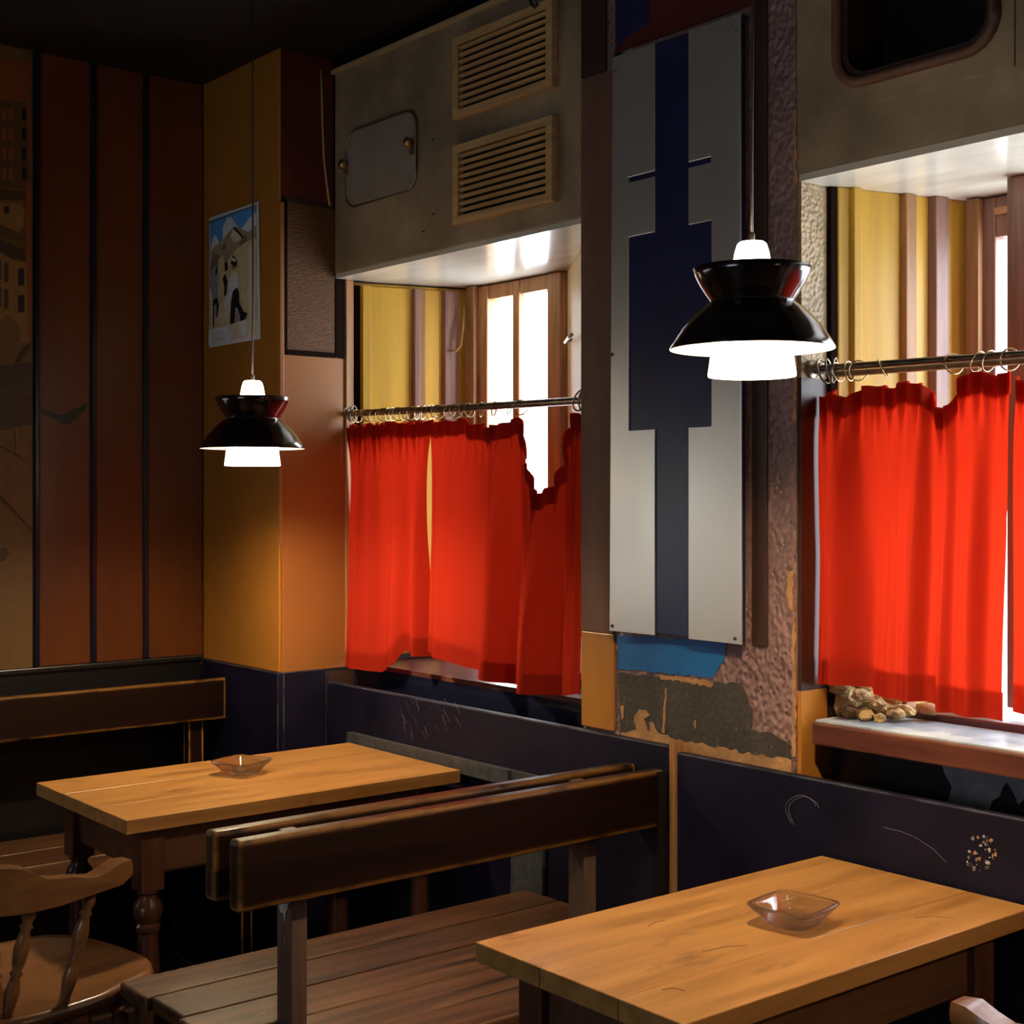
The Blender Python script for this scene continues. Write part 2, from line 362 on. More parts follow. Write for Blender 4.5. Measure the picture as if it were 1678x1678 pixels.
ms += [('mural_light', P((-70,330),(34,334),(40,345),(38,372),(30,380),(-10,366),(-70,350))), ('mural_win', R(6, 14, 338, 350)),
       ('mural_roof', P((-70,305),(40,315),(50,328),(-70,328))), ('mural_orange', R(42, 51, 300, 560)),
       ('mural_mid', P((-70,352),(0,368),(30,384),(42,384),(42,396),(-70,380))), ('mural_roof', P((-70,375),(0,392),(20,402),(41,410),(41,428),(20,424),(0,412),(-70,400))),
       ('mural_light', P((-70,404),(0,414),(20,426),(42,430),(46,560),(-70,575)))]
for yy in (440, 484):
    ms += [('mural_win', R(29, 39, yy, yy+28)), ('mural_roof', R(6, 13, yy-10, yy+22)), ('mural_roof', R(-8, 1, yy-14, yy+18)), ('mural_roof', R(-40, -28, yy-14, yy+18))]
ms += [('mural_wall', P((8,515),(30,530),(34,575),(20,596),(-70,596))), ('mural_roof', P((26,594),(40,570),(50,562),(50,567),(42,578),(31,594))),
       ('mural_roof', P((-70,598),(24,598),(51,594),(51,696),(0,706),(-70,716))), ('mural_mid', P((-70,638),(51,642),(51,645),(-70,641))),
       ('mural_light', P((24,700),(27,700),(28,745),(26,745))),
       ('mural_roof', P((-30,728),(4,732),(22,741),(40,753),(41,755),(20,744),(3,735),(-30,731))), ('mural_roof', P((-40,778),(0,811),(52,867),(52,870),(0,815),(-40,782))),
       ('mural_roof', P((-20,896),(8,898),(15,906),(8,918),(-8,922),(-30,912)))]
yp = LY-.0145
flatprint(mu, ms, lambda p, k: ((lambda q: (max(.99, min(1.637, q[0])), yp-.00012*k, q[1]))(ony(p[0], p[1], yp))),
          ['mural_wall', 'mural_light', 'mural_roof', 'mural_win', 'mural_orange', 'mural_mid'])

# corner pillar
PX, PY = 2.23, 3.89
wp = struct('wall_corner'); wp['label'] = 'amber painted corner pillar with dark wainscot'
obj('masonry', prism([(PX, PY, 0), (2.95, PY, 0), (2.95, LY, 0), (PX, LY, 0)], (0, 0, CEIL)), 'rear', wp)
obj('panel', B(PX-.008, PX, PY-.006, LY-.016, .955, CEIL-.001), 'amber', wp, bevel=.002)
obj('panel', B(PX, 2.47, PY-.008, PY, .955, 1.945), 'cream', wp)
obj('panel', B(PX, 2.418, PY-.008, PY, 2.44, CEIL-.001), 'maroon', wp)
obj('corner_bead', B(PX-.011, PX+.006, PY-.016, PY-.008, 1.35, 2.42), 'cream', wp, bevel=.003)
obj('wainscot', B(PX-.022, PX, PY-.022, LY-.034, 0, .955), 'wains', wp)
obj('wainscot', B(PX, 2.384, PY-.022, PY, 0, .955), 'wains', wp)
obj('edge_post', B(2.462, 2.492, PY-.016, PY, 1.0, 2.20), 'winwood', wp, bevel=.003)
# cloth fronted box in the corner wall
sp = thing('mesh_fronted_box', 'brown woven mesh front in a dark frame set in the corner wall', 'speaker', (2.35, PY-.01, 1.955))
y1 = PY-.002
M['mesh'] = mat('brown_speaker_cloth', (.12, .050, .013), .7, var=.35, vs=120, stretch=(.4, .4, 1), bump=.5, bs=220)
obj('cloth_front', B(2.250, 2.425, y1-.006, y1, 1.962, 2.42), 'mesh', sp)
for a in ((2.238, 2.250, 1.950, 2.432), (2.425, 2.458, 1.950, 2.20)): obj('frame_stile', B(a[0], a[1], y1-.009, y1, a[2], a[3]), 'matt', sp, bevel=.002)
obj('frame_rail', B(2.250, 2.425, y1-.009, y1, 1.946, 1.962), 'matt', sp, bevel=.002)
obj('frame_rail', B(2.238, 2.418, y1-.009, y1, 2.42, 2.44), 'darkwood', sp, bevel=.003)

# window wall masonry
ww = struct('wall_right'); ww['label'] = 'thick window wall behind the bays'
for a in ((3.78, PY, 0, CEIL), (1.885, 3.297, 0, CEIL), (-1.65, .95, 0, CEIL), (3.297, 3.78, 0, .97), (3.297, 3.78, 2.17, CEIL), (.95, 1.885, 0, .97), (.95, 1.885, 2.17, CEIL)):
    obj('masonry', B(2.9, 2.95, *a), 'purplepost', ww)
obj('apron_wall', B(2.50, 2.9, 2.69, PY, 0, .955), 'navy', ww)
obj('apron_wall', B(2.53, 2.9, .6, 2.0, 0, .97), 'black', ww)
obj('masonry', B(2.42, 2.9, -1.65, .6, 0, CEIL), 'plaster', ww)

# column between the two bays
wc = struct('wall_column'); wc['label'] = 'column of purple leathery plaster with peeling paint between the windows'
obj('plaster_core', B(2.42, 2.9, 2.0, 2.69, 0, CEIL), 'plaster', wc)
obj('splayed_reveal', prism([(2.462, 2.69, .985), (2.9, 3.297, .985), (2.9, 2.69, .985)], (0, 0, 1.215)), 'splay', wc)
xf = 2.42
obj('edge_board', B(xf-.007, xf, 2.572, 2.692, 1.16, 2.56), 'postwood', wc, bevel=.002)
obj('edge_board', B(xf-.007, xf, 2.570, 2.690, .92, 1.16), 'amber', wc, bevel=.002)
obj('batten_and_shadow_strip', B(xf-.007, xf, 2.078, 2.122, 1.17, 2.66), 'darkwood', wc, bevel=.002)
obj('batten_and_shadow_strip', B(xf-.006, xf, 2.548, 2.566, 1.25, 2.60), 'black', wc)  # black strip standing in for the thin shadow beside the metal panel
obj('upper_board', B(xf-.006, xf, 2.125, 2.565, 2.60, CEIL-.001), 'maroon', wc)
wallpatch('paint_patch', ((1008,-40),(1062,-40),(1062,40),(1030,58),(1010,82)), xf-.0074, 'panelblue', wc, jit=.002, t=.0015)
obj('rough_strip', B(xf-.007, xf, 2.60, 2.69, 2.565, CEIL-.001), 'darkwood', wc)
wallpatch('paint_patch', ((1012,1040),(1190,1052),(1187,1078),(1166,1112),(1085,1102),(1013,1096)), xf-.003, 'bluepatch', wc, seed=4)
wallpatch('scuffed_board', ((1013,1103),(1085,1108),(1160,1116),(1212,1120),(1226,1152),(1232,1162),(1229,1195),(1242,1203),(1262,1200),(1294,1222),(1296,1262),(1150,1232),(1016,1208)), xf-.004, 'scuff', wc, t=.004, seed=5)
wallpatch('bare_wood', ((1018,1200),(1050,1197),(1085,1204),(1120,1216),(1190,1226),(1240,1238),(1296,1246),(1296,1275),(1016,1225)), xf-.0055, 'tan', wc, seed=6, jit=.005)
wallpatch('bare_wood', ((1080,1106),(1120,1110),(1168,1118),(1166,1126),(1120,1117),(1082,1112)), xf-.0062, 'tan', wc, seed=8, jit=.003, step=.006)
for k, q in enumerate((((1044,1200),(1038,1176),(1046,1163),(1056,1163),(1064,1172),(1054,1178),(1062,1202)), ((1066,1202),(1064,1184),(1068,1183),(1078,1202)), ((1018,1180),(1016,1156),(1022,1157),(1021,1176)), ((1137,1190),(1136,1184),(1139,1180),(1139,1194)), ((1084,1200),(1090,1128),(1092,1128),(1088,1202)))):
    wallpatch('paint_chip', q, xf-.0062, 'tan', wc, seed=20+k, jit=.002, step=.008)
wallpatch('bare_wood', ((1291,938),(1299,934),(1299,1002),(1294,1000),(1288,975)), xf-.003, 'tan', wc, seed=9, jit=.003, step=.008)
for k, (u0, v0, v1) in enumerate(((1298,1010,1240),(1300,180,300),(1299,560,690))):
    wallpatch('chipped_edge', ((u0,v0),(u0+5,v0),(u0+5,v1),(u0,v1)), xf-.0032, 'tan', wc, seed=40+k, jit=.003, step=.01)
# side of the column seen inside the second bay
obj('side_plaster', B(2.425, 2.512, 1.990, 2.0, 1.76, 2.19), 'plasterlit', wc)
obj('side_board', B(2.425, 2.513, 1.990, 2.0, 1.08, 1.76), 'darkwood', wc)
obj('side_board', B(2.425, 2.528, 1.990, 2.0, .86, 1.08), 'amber', wc)

# ------------------------------------------------------------------ wainscot boards along the window wall
M['ledge'] = mat('dark_grey_ledge_paint', (.045, .047, .052), .5, var=.5, vs=40)
t1 = struct('trim_1', B(2.387, 2.409, 2.345, 3.866, 0, .916), 'wains', 'scuffed navy wainscot below the first window', bevel=.004)
t2 = struct('trim_2', B(2.387, 2.409, .4, 2.328, 0, .905), 'wains', 'scuffed navy wainscot below the second window', bevel=.004)
t3 = struct('trim_3', B(2.378, 2.412, 2.329, 2.344, 0, .93), 'brownpost', 'narrow wooden strip between the wainscot boards', bevel=.002)
t4 = struct('trim_4', B(2.366, 2.386, 2.93, 3.72, .735, .775), 'ledge', 'grey ledge on the wainscot behind the table')
t5 = struct('trim_5', B(2.376, 2.386, 2.80, 2.93, .40, .775), 'ledge', 'grey speckled strip on the wainscot')
# flaked paint on the wainscot
sc = random.Random(4)
for k in range(70):
    u = sc.uniform(1582, 1634); v = sc.uniform(1368, 1428); q_ = (u-1607)**2/25**2+(v-1398)**2/29**2
    if q_ > 1 or q_ < .15 and k % 2: continue
    yy, zz = onx(u, v, 2.3865); r_ = sc.choice((.0012, .0018, .003, .0045))
    q = [(yy+r_*sc.uniform(.5, 1.3)*math.cos(a_), zz+r_*sc.uniform(.5, 1.3)*math.sin(a_)) for a_ in [2*math.pi*h_/7 for h_ in range(7)]]
    obj('paint_chip', prism([(2.3855, a, b) for a, b in q], (.0015, 0, 0)), ('peel', 'chiplight', 'tan', 'ledge')[k % 4], t2)
for k in range(26):
    u = sc.uniform(655, 750); v = sc.uniform(1140, 1200); du, dv = sc.uniform(2, 12), sc.uniform(4, 22)
    a, b = onx(u, v, 2.3865), onx(u+du, v+dv, 2.3865)
    obj('scratch', prism([(2.3862, a[0], a[1]), (2.3862, a[0]-.0011, a[1]), (2.3862, b[0], b[1])], (.0008, 0, 0)), 'peel' if k % 3 == 0 else 'ledge', t1)
loop = [(1312+24*math.cos(a_)*(1+.12*math.sin(3*a_)), 1330-27*math.sin(a_)) for a_ in [math.pi*(.1+1.15*h_/13) for h_ in range(14)]]
for d_ in (0, 5): obj('scratch', tube([(2.3868, *onx(u+d_, v+d_*.5, 2.3868)) for u, v in loop], .0005, 4), 'peel', t2)
obj('scratch', tube([(2.3868, *onx(u, v, 2.3868)) for u, v in ((1448, 1356), (1475, 1362), (1500, 1372), (1530, 1392), (1550, 1413))], .0005, 4), 'peel', t2)
for k, q in enumerate((((1235,1678),(1240,1660),(1275,1650),(1300,1655),(1345,1636),(1340,1655),(1352,1660),(1320,1672),(1322,1700),(1230,1700)),)):
    p = rough_outline([onx(u, v, 2.386) for u, v in q], .015, .008, 50+k)
    obj('flaked_paint', prism([(2.3855, a, b) for a, b in p], (.0015, 0, 0)), 'peel', t2)
# flaking paint under the second sill
p = rough_outline([onx(u, v, 2.529) for u, v in ((1544,1240),(1600,1242),(1700,1250),(1700,1330),(1684,1300),(1668,1318),(1650,1282),(1622,1330),(1556,1330),(1560,1290),(1548,1268))], .015, .006, 60)
obj('flaked_paint', prism([(2.5285, a, b) for a, b in p], (.0015, 0, 0)), 'peel', ww)

# ------------------------------------------------------------------ ventilation boxes above the windows
vb = thing('ventilation_box', 'grimy grey box with a hatch and two louvred grilles above the first window', 'duct box', (2.42, 3.28, 2.20))
obj('casing', B(2.42, 2.9, 2.692, 3.876, 2.214, CEIL-.04), 'duct', vb, bevel=.004)
obj('soffit_board', B(2.424, 2.899, 2.692, 3.876, 2.200, 2.214), 'soffit', vb)
obj('top_trim', B(2.404, 2.42, 2.70, 3.876, CEIL-.052, CEIL-.038), 'cable', vb, bevel=.002)
h0, h1, g0, g1 = 3.42, 3.80, 2.412, 2.645
hp = rounded(h0, h1, g0, g1, .055, 8)
ht = obj('hatch', prism([(2.420, y, z) for y, z in hp], (-.007, 0, 0)), 'hatch', vb, bevel=.0025)
obj('hatch_rim', tube([(2.414, y, z) for y, z in rounded(h0-.003, h1+.003, g0-.003, g1+.003, .056, 8)], .0032, 6, closed=True), 'steel', vb, smooth=True)
for yy, zz in ((3.432, 2.545), (3.79, 2.545)):
    kn = obj('latch_knob', lathe([(0, 0), (.006, 0), (.006, .35), (.014, .5), (.015, .8), (.009, 1), (0, 1.03)], 14, axis0=(2.413, yy, zz), axis1=(2.383, yy, zz)), 'brass', vb, smooth=True)
    obj('latch_tail', B(2.400, 2.413, yy-.006, yy+.006, zz-.036, zz), 'brass', kn, bevel=.004)
def grille(z0, z1):
    y0, y1, fw = 2.785, 3.217, .026
    fr = obj('grille_frame', ring_plate(y0, y1, z0, z1, y0+fw, y1-fw, z0+fw*.9, z1-fw*.9, .003, 2.396, 2.419), 'grille', vb, bevel=.002)
    obj('grille_backing', B(2.4165, 2.4195, y0+fw, y1-fw, z0+fw*.9, z1-fw*.9), 'black', vb)
    n = 9; a0, a1 = z0+fw, z1-fw
    bm = bmesh.new(); hh = (a1-a0)/n
    prism([(2.397, y0+fw-.001, hh*.62), (2.399, y0+fw-.001, hh*.62+.003), (2.412, y0+fw-.001, hh*.36), (2.409, y0+fw-.001, hh*.32)], (0, y1-y0-2*fw+.002, 0), bm)
    first = None
    for i in range(n):
        if first is None:
            first = obj('slat', bm, 'grille', fr); first.location.z = a0+hh*(i+.12)
        else:
            s = first.copy(); C.objects.link(s); s.parent = fr; s.location.z = a0+hh*(i+.12)
grille(2.268, 2.492); grille(2.566, 2.796)
obj('hanging_hook', tube([(2.40, 2.87, 2.858), (2.392, 2.87, 2.83), (2.392, 2.865, 2.80), (2.392, 2.85, 2.785), (2.392, 2.838, 2.79)], .004, 8), 'black', vb, smooth=True)
for k, (u, v) in enumerate(((712, 228), (712, 350), (695, 378))):
    a = onx(u, v, 2.4185); obj('dent_hook', tube([(2.4185, a[0]+.01, a[1]), (2.414, a[0]+.004, a[1]-.004), (2.414, a[0]-.008, a[1])], .0016, 5), 'black', vb)
vb2 = thing('ventilation_box', 'grey box with a black round-cornered opening above the second window', 'duct box', (2.42, 1.3, 2.185))
obj('casing', B(2.56, 2.9, .61, 1.998, 2.20, CEIL-.002), 'duct', vb2)
obj('front_plate', B(2.42, 2.56, .61, 1.4, 2.20, CEIL-.002), 'duct', vb2)
obj('front_plate', ring_plate(1.4, 1.998, 2.20, CEIL-.002, 1.525, 1.872, 2.372, 2.80, .055, 2.42, 2.56), 'duct', vb2)
obj('soffit_board', B(2.424, 2.899, .62, 1.996, 2.185, 2.20), 'soffit', vb2)
obj('opening_rim', tube([(2.412, y, z) for y, z in rounded(1.512, 1.885, 2.36, 2.812, .065, 9)], .0115, 8, closed=True), 'postwood', vb2, smooth=True)
obj('inner_lining', ring_plate(1.515, 1.882, 2.362, 2.81, 1.535, 1.862, 2.382, 2.79, .05, 2.418, 2.55), 'darkwood', vb2)
obj('dark_backing', B(2.545, 2.559, 1.53, 1.868, 2.376, 2.796), 'black', vb2)
obj('raised_plate', ring_plate(1.475, 1.955, 2.31, 2.86, 1.512, 1.886, 2.36, 2.812, .06, 2.4155, 2.42), 'duct', vb2, bevel=.002)
for z in (2.56, 2.595, 2.62): obj('screw', lathe([(0, 0), (.005, 0), (.004, .8), (0, 1)], 8, axis0=(2.416, 1.92, z), axis1=(2.410, 1.92, z)), 'brass', vb2, smooth=True)
cb = tag(obj('cable', tube([(2.371, 3.8795, 2.858), (2.374, 3.8795, 2.78), (2.377, 3.8795, 2.68), (2.382, 3.8795, 2.58), (2.392, 3.8795, 2.50), (2.403, 3.8795, 2.43)], .0035, 8), 'cable', smooth=True), 'loose cream cable hanging down the wall beside the grilled box', 'cable')

# ------------------------------------------------------------------ windows and reveals
def bay(win, ya, yb, boards):
    for x0, x1, m, proud in boards:
        f = lambda x: ya+(yb-ya)*(x-2.5)/.4
        obj('reveal_board', prism([(x0, f(x0)-proud, .99), (x1, f(x1)-proud, .99), (x1, f(x1)+.05, .99), (x0, f(x0)+.05, .99)], (0, 0, 1.195)), m, win, bevel=.002)
w1 = struct('window_1'); w1['label'] = 'bright window in a deep yellow boarded reveal behind the red curtain'
RB = ((2.497, 2.512, 'matt', .001), (2.512, 2.540, 'yellow', .016), (2.540, 2.686, 'yellow', 0), (2.686, 2.704, 'purplepost', .018), (2.704, 2.727, 'brownpost', .010), (2.727, 2.790, 'yellow', 0),
      (2.790, 2.838, 'purplepost', .018), (2.838, 2.852, 'yellow', .008), (2.852, 2.898, 'yellow', 0))
obj('reveal_wall', prism([(2.50, 3.885, .985), (2.9, 3.78, .985), (2.9, PY, .985)], (0, 0, 1.21)), 'yellow', w1)
bay(w1, 3.872, 3.775, RB)
for a in ((3.665, 3.770), (3.300, 3.362)): obj('stile', B(2.872, 2.925, a[0], a[1], .99, 2.196), 'winwood', w1, bevel=.004)
obj('stile', B(2.850, 2.872, 3.708, 3.752, .99, 2.198), 'brownpost', w1, bevel=.003)
obj('mullion', B(2.878, 2.905, 3.508, 3.540, .99, 2.196), 'winwood', w1, bevel=.004)
for a in ((3.362, 3.503), (3.544, 3.665)):
    obj('top_rail', B(2.880, 2.925, a[0], a[1], 2.150, 2.196), 'winwood', w1, bevel=.003)
    obj('bottom_rail', B(2.880, 2.925, a[0], a[1], .97, 1.00), 'winwood', w1, bevel=.003)
    obj('pane', B(2.904, 2.908, a[0], a[1], 1.00, 2.150), 'pane', w1)
obj('sill', B(2.505, 2.878, 2.75, 3.86, .955, .968), 'sillwood', w1)
hk = obj('window_catch', tube([(2.80, 3.165, 1.97), (2.78, 3.17, 1.96), (2.74, 3.11, 1.965), (2.70, 3.05, 1.967)], .005, 8), 'steel', w1, smooth=True)
obj('window_catch', tube([(2.840, 3.745, 2.13), (2.832, 3.742, 2.06), (2.825, 3.745, 2.00), (2.815, 3.755, 1.985), (2.80, 3.775, 1.985)], .004, 6), 'brownpost', w1, smooth=True)
w2 = struct('window_2'); w2['label'] = 'window in a deep ochre boarded reveal over a worn blue sill'
obj('reveal_wall', prism([(2.51, 1.995, .975), (2.9, 1.885, .975), (2.9, 2.0, .975)], (0, 0, 1.21)), 'yellow', w2)
bay(w2, 1.984, 1.880, ((2.513, 2.530, 'matt', .001), (2.530, 2.560, 'yellow', .004), (2.560, 2.580, 'yellow', .016), (2.580, 2.700, 'yellow', 0), (2.700, 2.722, 'brownpost', .016), (2.722, 2.735, 'brownpost', .010),
                        (2.735, 2.778, 'yellow', 0), (2.778, 2.812, 'purplepost', .020), (2.812, 2.830, 'brownpost', .008), (2.830, 2.888, 'yellow', 0)))
obj('stile', B(2.858, 2.880, 1.835, 1.868, .985, 2.182), 'brownpost', w2, bevel=.003)
for a in ((1.806, 1.870), (.95, 1.02)): obj('stile', B(2.880, 2.930, a[0], a[1], .985, 2.182), 'purplepost', w2, bevel=.004)
obj('mullion', B(2.880, 2.910, 1.56, 1.60, .985, 2.182), 'winwood', w2, bevel=.004)
for a in ((1.02, 1.56), (1.60, 1.806)):
    obj('top_rail', B(2.882, 2.925, a[0], a[1], 2.09, 2.182), 'purplepost', w2, bevel=.003)
    obj('top_bead', B(2.872, 2.884, a[0], a[1], 2.14, 2.156), 'winwood', w2, bevel=.003)
    obj('bottom_rail', B(2.882, 2.925, a[0], a[1], .97, 1.00), 'winwood', w2, bevel=.003)
    obj('pane', B(2.904, 2.908, a[0], a[1], 1.00, 2.09), 'pane', w2)
obj('front_post', B(2.735, 2.775, 1.625, 1.688, 1.05, 2.184), 'purplepost', w2, bevel=.003)
obj('inner_sill', B(2.675, 2.879, 1.0, 1.86, .97, 1.005), 'paper', w2)
obj('sill_step', B(2.625, 2.675, .7, 1.90, .97, 1.036), 'sillwood', w2, bevel=.004)
obj('sill_board', B(2.44, 2.625, .7, 1.965, 1.004, 1.020), 'sill', w2, bevel=.002)
obj('sill_nosing', B(2.43, 2.452, .7, 1.968, .968, 1.016), 'sillwood', w2, bevel=.005)
# broken masonry on the second sill
def lump(c, r, seed, sub=2):
    bm = bmesh.new(); bmesh.ops.create_icosphere(bm, subdivisions=sub, radius=1); rd = random.Random(seed)
    for v in bm.verts:
        k = 1+rd.uniform(-.16, .16); v.co = Vector((c[0]+v.co.x*r[0]*k, c[1]+v.co.y*r[1]*k, c[2]+v.co.z*r[2]*k))
    return bm
br = thing('broken_masonry', 'crumbling yellow masonry lump on the blue sill beside the column', 'rubble', (2.54, 1.93, 1.02))
rb = random.Random(21)
obj('stone', lump((2.560, 1.955, 1.046), (.055, .034, .036), 1, 3), 'stone', br)
obj('stone', lump((2.585, 1.905, 1.040), (.040, .050, .026), 2, 3), 'stone', br)
for k in range(26):
    q = rb.random(); y_ = 1.972-.145*q; top = 1.105-.060*q; r_ = rb.uniform(.009, .021)
    obj('stone', lump((rb.uniform(2.50, 2.60), y_, rb.uniform(1.026, top)), (r_*rb.uniform(.8, 1.3), r_*rb.uniform(.8, 1.4), r_*rb.uniform(.6, 1)), 30+k, 2), 'stone', br)
ch_ = tag(obj('stone_chip', lump((2.615, 1.80, 1.046), (.022, .030, .014), 9), 'tan', smooth=True), 'small pale stone chip on the step of the blue sill', 'stone')
ch_['label'] = 'small pale stone chip lying on the sill step under the curtain hem'

# ------------------------------------------------------------------ abstract metal panel on the column
X0 = 2.390
ap = thing('abstract_panel', 'tall dark blue panel with cut aluminium plates hung on the column', 'wall art', (2.405, 2.34, 1.172))
obj('backing_board', B(X0, 2.404, 2.130, 2.546, 1.176, 2.578), 'panelblue', ap, bevel=.002)
for z in (1.3, 2.4): obj('mounting_batten', B(2.404, 2.4195, 2.16, 2.52, z, z+.04), 'darkwood', ap)
def plate(pts): obj('metal_plate', prism([(X0-.0045, y, z) for y, z in pts], (.0045, 0, 0)), 'metalplate', ap, bevel=.0012)
plate([(2.556, 1.172), (2.399, 1.172), (2.399, 1.662), (2.488, 1.662), (2.488, 2.130), (2.399, 2.130), (2.399, 2.262), (2.488, 2.262), (2.488, 2.275), (2.399, 2.275), (2.399, 2.579), (2.545, 2.579)])
plate([(2.126, 1.172), (2.289, 1.172), (2.289, 1.662), (2.217, 1.662), (2.217, 2.130), (2.289, 2.130), (2.289, 2.262), (2.219, 2.262), (2.219, 2.275), (2.289, 2.275), (2.289, 2.579), (2.130, 2.579)])
for y, z in ((2.545, 1.185), (2.145, 1.185), (2.535, 2.54), (2.14, 2.54), (2.546, 1.85)):
    obj('screw', lathe([(0, 0), (.005, 0), (.004, .8), (0, 1)], 10, axis0=(X0-.004, y, z), axis1=(X0-.008, y, z)), 'rod', ap, smooth=True)
for k, (pts) in enumerate((((1085,514),(1082,506),(1088,503),(1087,512)), ((1090,494),(1094,491),(1093,505)), ((1104,505),(1107,490),(1109,489),(1108,507)), ((1120,512),(1121,496),(1126,498),(1122,505)))):
    obj('scribble', tube([(X0-.0002, *onx(u, v, X0)) for u, v in pts], .0009, 4), 'ink', ap)

# ------------------------------------------------------------------ poster on the pillar
po = thing('poster', 'curling colour picture with two figures before hills pinned on the amber pillar', 'poster', (PX-.01, 4.17, 2.003))
py0, py1, pz0, pz1 = 4.347, 4.000, 2.003, 2.440
def pp(p, k=0, lift=.0):
    s, t = p; bow = .006*math.sin(math.pi*min(1, max(0, s)))*.4+.010*max(0, s-.85)*4*(t)
    return (PX-.0095-bow-.00022*k-lift, py0+(py1-py0)*s, pz0+(pz1-pz0)*t)
bm = bmesh.new(); NS = 16
gr = [[bm.verts.new(pp((i/NS, j/8))) for j in range(9)] for i in range(NS+1)]
for i in range(NS):
    for j in range(8): bm.faces.new((gr[i][j], gr[i+1][j], gr[i+1][j+1], gr[i][j+1]))
ps = obj('sheet', bm, 'paper', po); sd = ps.modifiers.new('thickness', 'SOLIDIFY'); sd.thickness = .0006
def strips(pts, n=12):      # keep printed areas on the curl: clip the polygon into narrow uprights
    xs = [p[0] for p in pts]; a, b = min(xs), max(xs); out = []; n = max(2, int((b-a)/.05))
    def clip(poly, f):
        res = []
        for p, q in zip(poly, poly[1:]+poly[:1]):
            fp, fq = f(p), f(q)
            if fp >= 0: res.append(p)
            if fp*fq < 0: t = fp/(fp-fq); res.append((p[0]+(q[0]-p[0])*t, p[1]+(q[1]-p[1])*t))
        return res
    for i in range(n):
        l, r = a+(b-a)*i/n, a+(b-a)*(i+1)/n
        q = clip(clip(list(pts), lambda p: p[0]-l), lambda p: r-p[0])
        if len(q) >= 3: out.append(q)
    return out
art = [('sky', [(.02,.72),(.96,.72),(.96,.975),(.02,.975)]),
  ('cloud', [(.28,.80),(.30,.90),(.38,.955),(.47,.95),(.56,.88),(.64,.84),(.72,.86),(.80,.90),(.95,.93),(.95,.72),(.03,.70),(.05,.80),(.12,.86),(.18,.82),(.22,.78)]),
  ('hill', [(.02,.60),(.02,.72),(.10,.76),(.22,.78),(.30,.80),(.42,.845),(.52,.87),(.60,.86),(.68,.83),(.80,.80),(.96,.84),(.96,.50),(.02,.45)]),
  ('hilldark', [(.02,.46),(.02,.62),(.10,.70),(.20,.70),(.26,.62),(.22,.50),(.10,.44)]), ('hillpale', [(.44,.80),(.50,.86),(.58,.84),(.66,.78),(.60,.75),(.52,.76)]),
  ('ink', [(.49,.865),(.55,.865),(.66,.80),(.73,.755),(.70,.755),(.62,.80)]), ('hilldark', [(.28,.74),(.34,.77),(.38,.75),(.33,.71)]), ('hilldark', [(.62,.73),(.76,.79),(.78,.73),(.68,.70)]),
  ('sand', [(.02,.14),(.02,.36),(.20,.42),(.32,.56),(.42,.64),(.58,.70),(.74,.73),(.96,.74),(.96,.14)]), ('sandpale', [(.18,.16),(.20,.34),(.44,.40),(.56,.30),(.58,.16)]),
  ('hillpale', [(.80,.16),(.80,.70),(.95,.72),(.95,.16)]),
  ('sand', [(.22,.30),(.20,.50),(.21,.66),(.31,.68),(.36,.60),(.30,.50),(.30,.32)]), ('ink', [(.34,.62),(.40,.62),(.41,.56),(.35,.55)]), ('ink', [(.30,.50),(.36,.54),(.40,.47),(.38,.38),(.33,.36),(.34,.44)]),
  ('greycloth', [(.06,.42),(.05,.55),(.10,.60),(.18,.61),(.22,.54),(.20,.36),(.10,.36)]), ('ink', [(.15,.58),(.19,.61),(.20,.56),(.16,.54)]), ('ink', [(.10,.36),(.20,.37),(.23,.30),(.20,.22),(.17,.22),(.18,.29),(.13,.31),(.13,.15),(.10,.15)]),
  ('greycloth', [(.12,.31),(.18,.33),(.18,.24),(.13,.22)]), ('shirt', [(.34,.30),(.42,.38),(.44,.48),(.50,.53),(.59,.52),(.62,.42),(.58,.36),(.48,.35),(.38,.27)]),
  ('skin', [(.49,.55),(.56,.55),(.57,.60),(.50,.62)]), ('ink', [(.47,.60),(.52,.58),(.59,.56),(.60,.61),(.52,.66)]), ('shirt', [(.49,.62),(.57,.60),(.58,.62),(.52,.64)]),
  ('ink', [(.46,.14),(.48,.30),(.52,.39),(.60,.41),(.64,.36),(.64,.29),(.72,.22),(.80,.20),(.74,.16),(.64,.13)]), ('greycloth', [(.55,.14),(.57,.26),(.60,.26),(.66,.20),(.66,.14)]),
  ('hillpale', [(.02,.02),(.02,.135),(.50,.145),(.70,.155),(.96,.16),(.96,.03)]), ('cloud', [(.02,.015),(.02,.13),(.42,.14),(.52,.02)]), ('shirt', [(.68,.04),(.66,.14),(.78,.16),(.78,.05)])]
for k in range(7): art.append(('greycloth', [(.08, .03+k*.013), (.10+.3*((k*37 % 10)/10+.3), .034+k*.013), (.10+.3*((k*37 % 10)/10+.3), .037+k*.013), (.08, .033+k*.013)]))
art.append(('cord', [(.02,.955),(.97,.972),(.97,.978),(.02,.961)]))
shp = []; lay = []
for k, (mn, pts) in enumerate(art):
    for q in strips(pts): shp.append((mn, q)); lay.append(k)
bm = bmesh.new(); names = sorted({a for a, _ in art})
for (mn, q), k in zip(shp, lay):
    f = bm.faces.new([bm.verts.new(pp(p, k, .0006)) for p in q]); f.material_index = names.index(mn)
bmesh.ops.recalc_face_normals(bm, faces=bm.faces[:])
obj('print', bm, None, po, mats=names)

